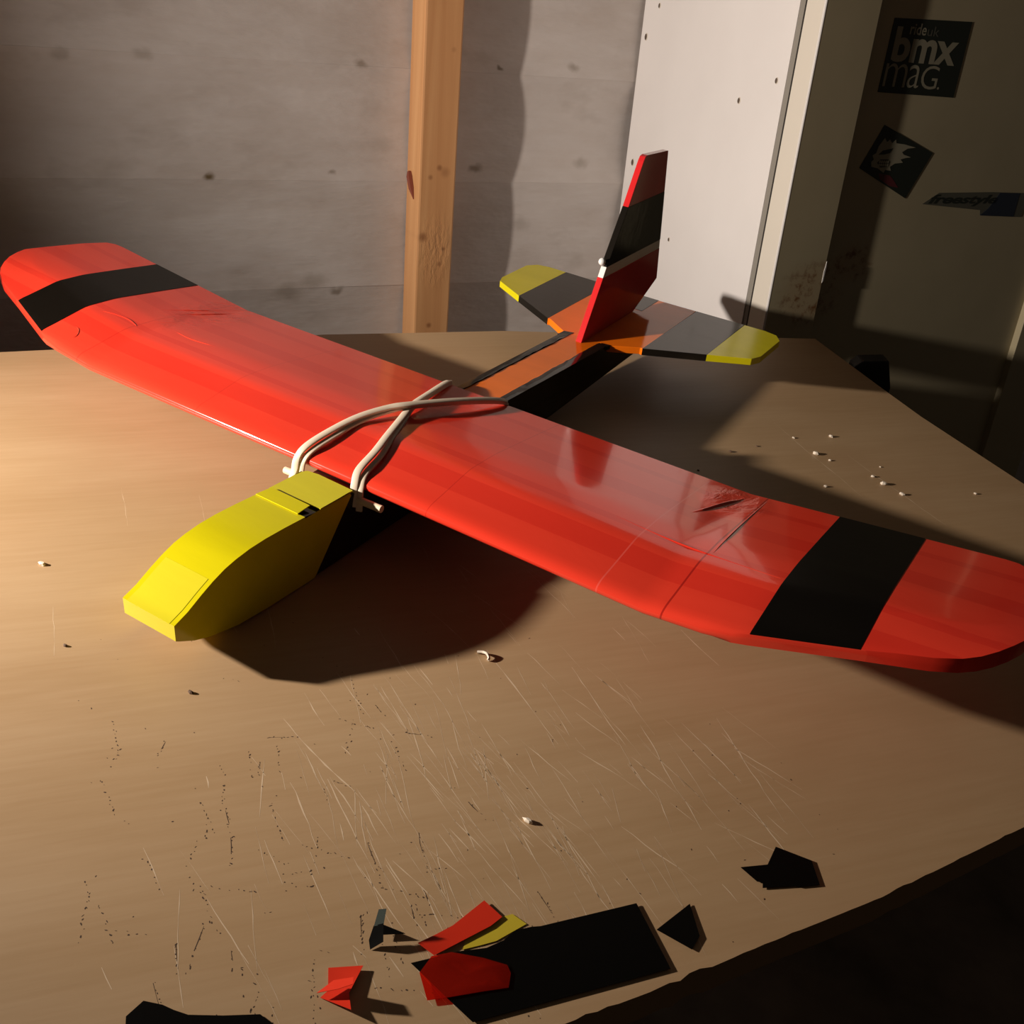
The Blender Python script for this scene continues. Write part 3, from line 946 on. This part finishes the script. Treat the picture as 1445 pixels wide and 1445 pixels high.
flat = lambda x, y: 0.0
scrap('tape_scrap', [(0.3605, -0.3725), (0.3928, -0.3984), (0.3248, -0.4830), (0.3079, -0.4800), (0.2926, -0.4770), (0.2817, -0.4750), (0.2885, -0.4666), (0.2970, -0.4558), (0.3082, -0.4450), (0.3130, -0.4360), (0.3150, -0.4270), (0.3210, -0.4200), (0.3245, -0.4170)], 0.0003, lambda x, y: 0.0006, M_sblk, 'large black sheet of tape, biggest of the scraps on the near edge of the bench')
yel = scrap('tape_scrap', [(0.3082, -0.4190), (0.3176, -0.4197), (0.3140, -0.4283), (0.3100, -0.4380), (0.3050, -0.4447), (0.2985, -0.4527), (0.2960, -0.4461), (0.3045, -0.4240)], 0.0002, flat, M_syel, 'yellow scrap of tape wedged between red strip and black sheet')
scrap('tape_scrap', [(0.2915, -0.4216), (0.3050, -0.4246), (0.3030, -0.4330), (0.2889, -0.4647), (0.2782, -0.4644), (0.2866, -0.4446)], 0.0008, lambda x, y: 0.0025 * max(0, math.sin((x * 60 + y * 30))) + .0005, M_sred, 'narrow opaque red strip of tape above the large black sheet')
scrap('tape_scrap', [(0.2886, -0.4772), (0.3005, -0.4871), (0.3080, -0.4799), (0.3202, -0.4671), (0.3296, -0.4578), (0.3264, -0.4505), (0.3223, -0.4475), (0.3111, -0.4531), (0.2951, -0.4582), (0.2882, -0.4662)], 0.0017, lambda x, y: 0.0028 * max(0, math.cos(((x - .322) * .66 + (y + .4625) * .75) * 330)) ** 4, M_strans, 'see-through red tape scrap lying over the left end of the black sheet')
sr = empty('tape_scrap', 'small folded red scrap of tape lying alone, left of the black sheet', 'tape scrap')
scrap('flat_piece', [(0.2497, -0.5011), (0.2635, -0.4907), (0.2677, -0.5070), (0.2746, -0.5139), (0.2570, -0.5156), (0.2576, -0.5106)], 0.0004, lambda x, y: max(0, (x - .258) * .25), M_sred, None, parent=sr)
scrap('folded_corner', [(0.2555, -0.5166), (0.2582, -0.5074), (0.2665, -0.5023), (0.2690, -0.5060), (0.2640, -0.5110)], 0.0040, lambda x, y: max(0, (x - .2555) * .45), M_sred, None, parent=sr)
tw = empty('tape_scrap', 'tiny twisted black scrap standing up, left of the red strip', 'tape scrap')
scrap('lower_piece', [(0.2556, -0.4726), (0.2598, -0.4700), (0.2643, -0.4755), (0.2600, -0.4807), (0.2569, -0.4779)], 0.0003, lambda x, y: max(0, (y + .4800) * .9), M_sblk, None, parent=tw)
scrap('upright_piece', [(0.2535, -0.4660), (0.2570, -0.4640), (0.2600, -0.4700), (0.2560, -0.4730)], 0.0070, lambda x, y: max(0, (y + .4730) * .6), mat('teal_tape_back', (0.035, 0.045, 0.035), 0.4), None, parent=tw)
scrap('pointed_piece', [(0.2570, -0.4665), (0.2698, -0.4639), (0.2598, -0.4721)], 0.0004, lambda x, y: 0.002, M_sblk, None, parent=tw)
scrap('tape_scrap', [(0.3851, -0.3544), (0.3978, -0.3708), (0.3976, -0.3810), (0.3768, -0.3807)], 0.0003, lambda x, y: max(0, (x - .377) * .03), M_sblk, 'small black pointed scrap just right of the large black sheet')
scrap('tape_scrap', [(0.4118, -0.2851), (0.4330, -0.2819), (0.4424, -0.2963), (0.4330, -0.3049), (0.4310, -0.3056), (0.4155, -0.3189), (0.4142, -0.3152), (0.4113, -0.3165), (0.3998, -0.3127), (0.4122, -0.3011)], 0.0003, lambda x, y: 0.0004, M_sblk, 'black many-cornered scrap lying farthest right near the bench edge')
scrap('tape_scrap', [(0.1903, -0.5754), (0.1907, -0.5654), (0.1993, -0.5617), (0.2058, -0.5604), (0.2128, -0.5583), (0.2263, -0.5491), (0.2397, -0.5387), (0.2481, -0.5389), (0.2550, -0.5480), (0.2280, -0.5830), (0.2060, -0.5900)], 0.0003, lambda x, y: 0.0003, M_sblk, 'black scrap cut off by the bottom edge of the picture, left of the red scraps')

M_crumb = mat('foam_crumb', (0.72, 0.62, 0.50), 0.8)
M_dcrumb = mat('dark_crumb', (0.12, 0.07, 0.04), 0.8)


def crumb(x, y, r, m, label, cat='crumb', group=None, el=1.6):
    V, F = [], []
    a0 = rng.uniform(0, 3)
    n = 6
    for (zz, rr_) in ((0.0001, .8), (r * .5, 1.0), (r * 1.0, .55)):
        for k in range(n):
            th = a0 + 2 * math.pi * k / n
            q = 0.75 * rr_ * r * rng.uniform(.7, 1.2)
            V.append((x + math.cos(th) * q * el, y + math.sin(th) * q, zz))
    for j in range(2):
        for k in range(n): F.append((j * n + k, j * n + (k + 1) % n, (j + 1) * n + (k + 1) % n, (j + 1) * n + k))
    F += [tuple(range(n))[::-1], tuple(range(2 * n, 3 * n))]
    o = mesh('foam_crumb', V, F, m)
    tag(o, label, cat, group)
    return o


CR = [(0.2721, 0.3109, .0024, 'pale foam crumb highest up the picture among those behind the right wing'),
      (0.2404, 0.2768, .0015, 'small pale crumb at the upper end of the long scratch behind the right wing'),
      (0.2716, 0.2559, .0030, 'large pale crumb with a shadow tail lying on the long scratch'),
      (0.2881, 0.2523, .0016, 'small pale crumb just beyond the large one on the long scratch'),
      (0.3345, 0.2487, .0019, 'middling pale crumb on the left of the close pair behind the right black stripe'),
      (0.3477, 0.2399, .0030, 'large pale crumb on the right of the close pair behind the right black stripe'),
      (0.3016, 0.1913, .0019, 'pale crumb lying nearest the edge of the right wing shadow'),
      (0.3683, 0.2312, .0024, 'pale crumb on the near side of the close pair behind the right black stripe'),
      (0.3352, 0.2773, .0010, 'tiniest pale crumb, a speck above the close pair behind the right wing'),
      (0.4301, 0.2893, .0015, 'pale crumb farthest right, near the right edge of the bench')]
for x, y, r, lab in CR:
    crumb(x, y, r, M_crumb, lab, group='foam crumbs behind the right wing')
for x, y, r, lab in ((0.2157, 0.2272, .0013, 'small dark crumb in the light, beside the corner of the tail shadow'),
                     (0.1986, 0.1945, .0018, 'dark crumb on the edge of the wing shadow'),
                     (0.1886, 0.1312, .0013, 'dark crumb deep in the wing shadow, close to the wing')):
    crumb(x, y, r, M_dcrumb, lab, group='dark crumbs behind the wing')
V, F = tube_data(catmull([(.1725, -.2470, .0012), (.1765, -.2455, .0022), (.1800, -.2462, .0030), (.1830, -.2480, .0020), (.1835, -.2500, .0012)], 4), .0011, 6)
tag(mesh('wood_curl', V, F, M_crumb, smooth=60), 'pale curled shaving lying in front of the nose shadow', 'shaving')
crumb(0.2821, -0.3588, .0024, M_crumb, 'flat white chip among the scratches above the tape scraps', el=2.2)
crumb(-0.1405, -0.3691, .0024, M_crumb, 'pale chip lying alone on the bench far left of the nose', el=2.0)
crumb(-.0505, -.4195, .0016, M_dcrumb, 'dark speck lying left of the yellow nose')
crumb(.0480, -.4010, .0020, M_dcrumb, 'dark speck lying in front of the yellow nose tip')

# ------------------------------------------------------------------ black upright thing behind the bench edge
bp = empty('black_stand', 'black square-topped stand rising behind the right edge of the bench', 'stand')
M_bp = mat('black_plastic', (0.008, 0.007, 0.006), 0.6)
O2, D2, N2 = Vector((.2365, .5430, 0)), Vector((.852, .524, 0)), Vector((-.524, .852, 0))
prof2 = [(0.0, -1.04), (0.0, .0004), (.0085, .0085), (.0415, .0128), (.0545, -.0236), (.0545, -1.04)]
V, F = prism_data(prof2, 0.0, 0.024, lambda p, t: O2 + D2 * p[0] + N2 * t + Vector((0, 0, p[1])))
o = mesh('upright', V, F, M_bp, bp); bev(o, .0012, 1)
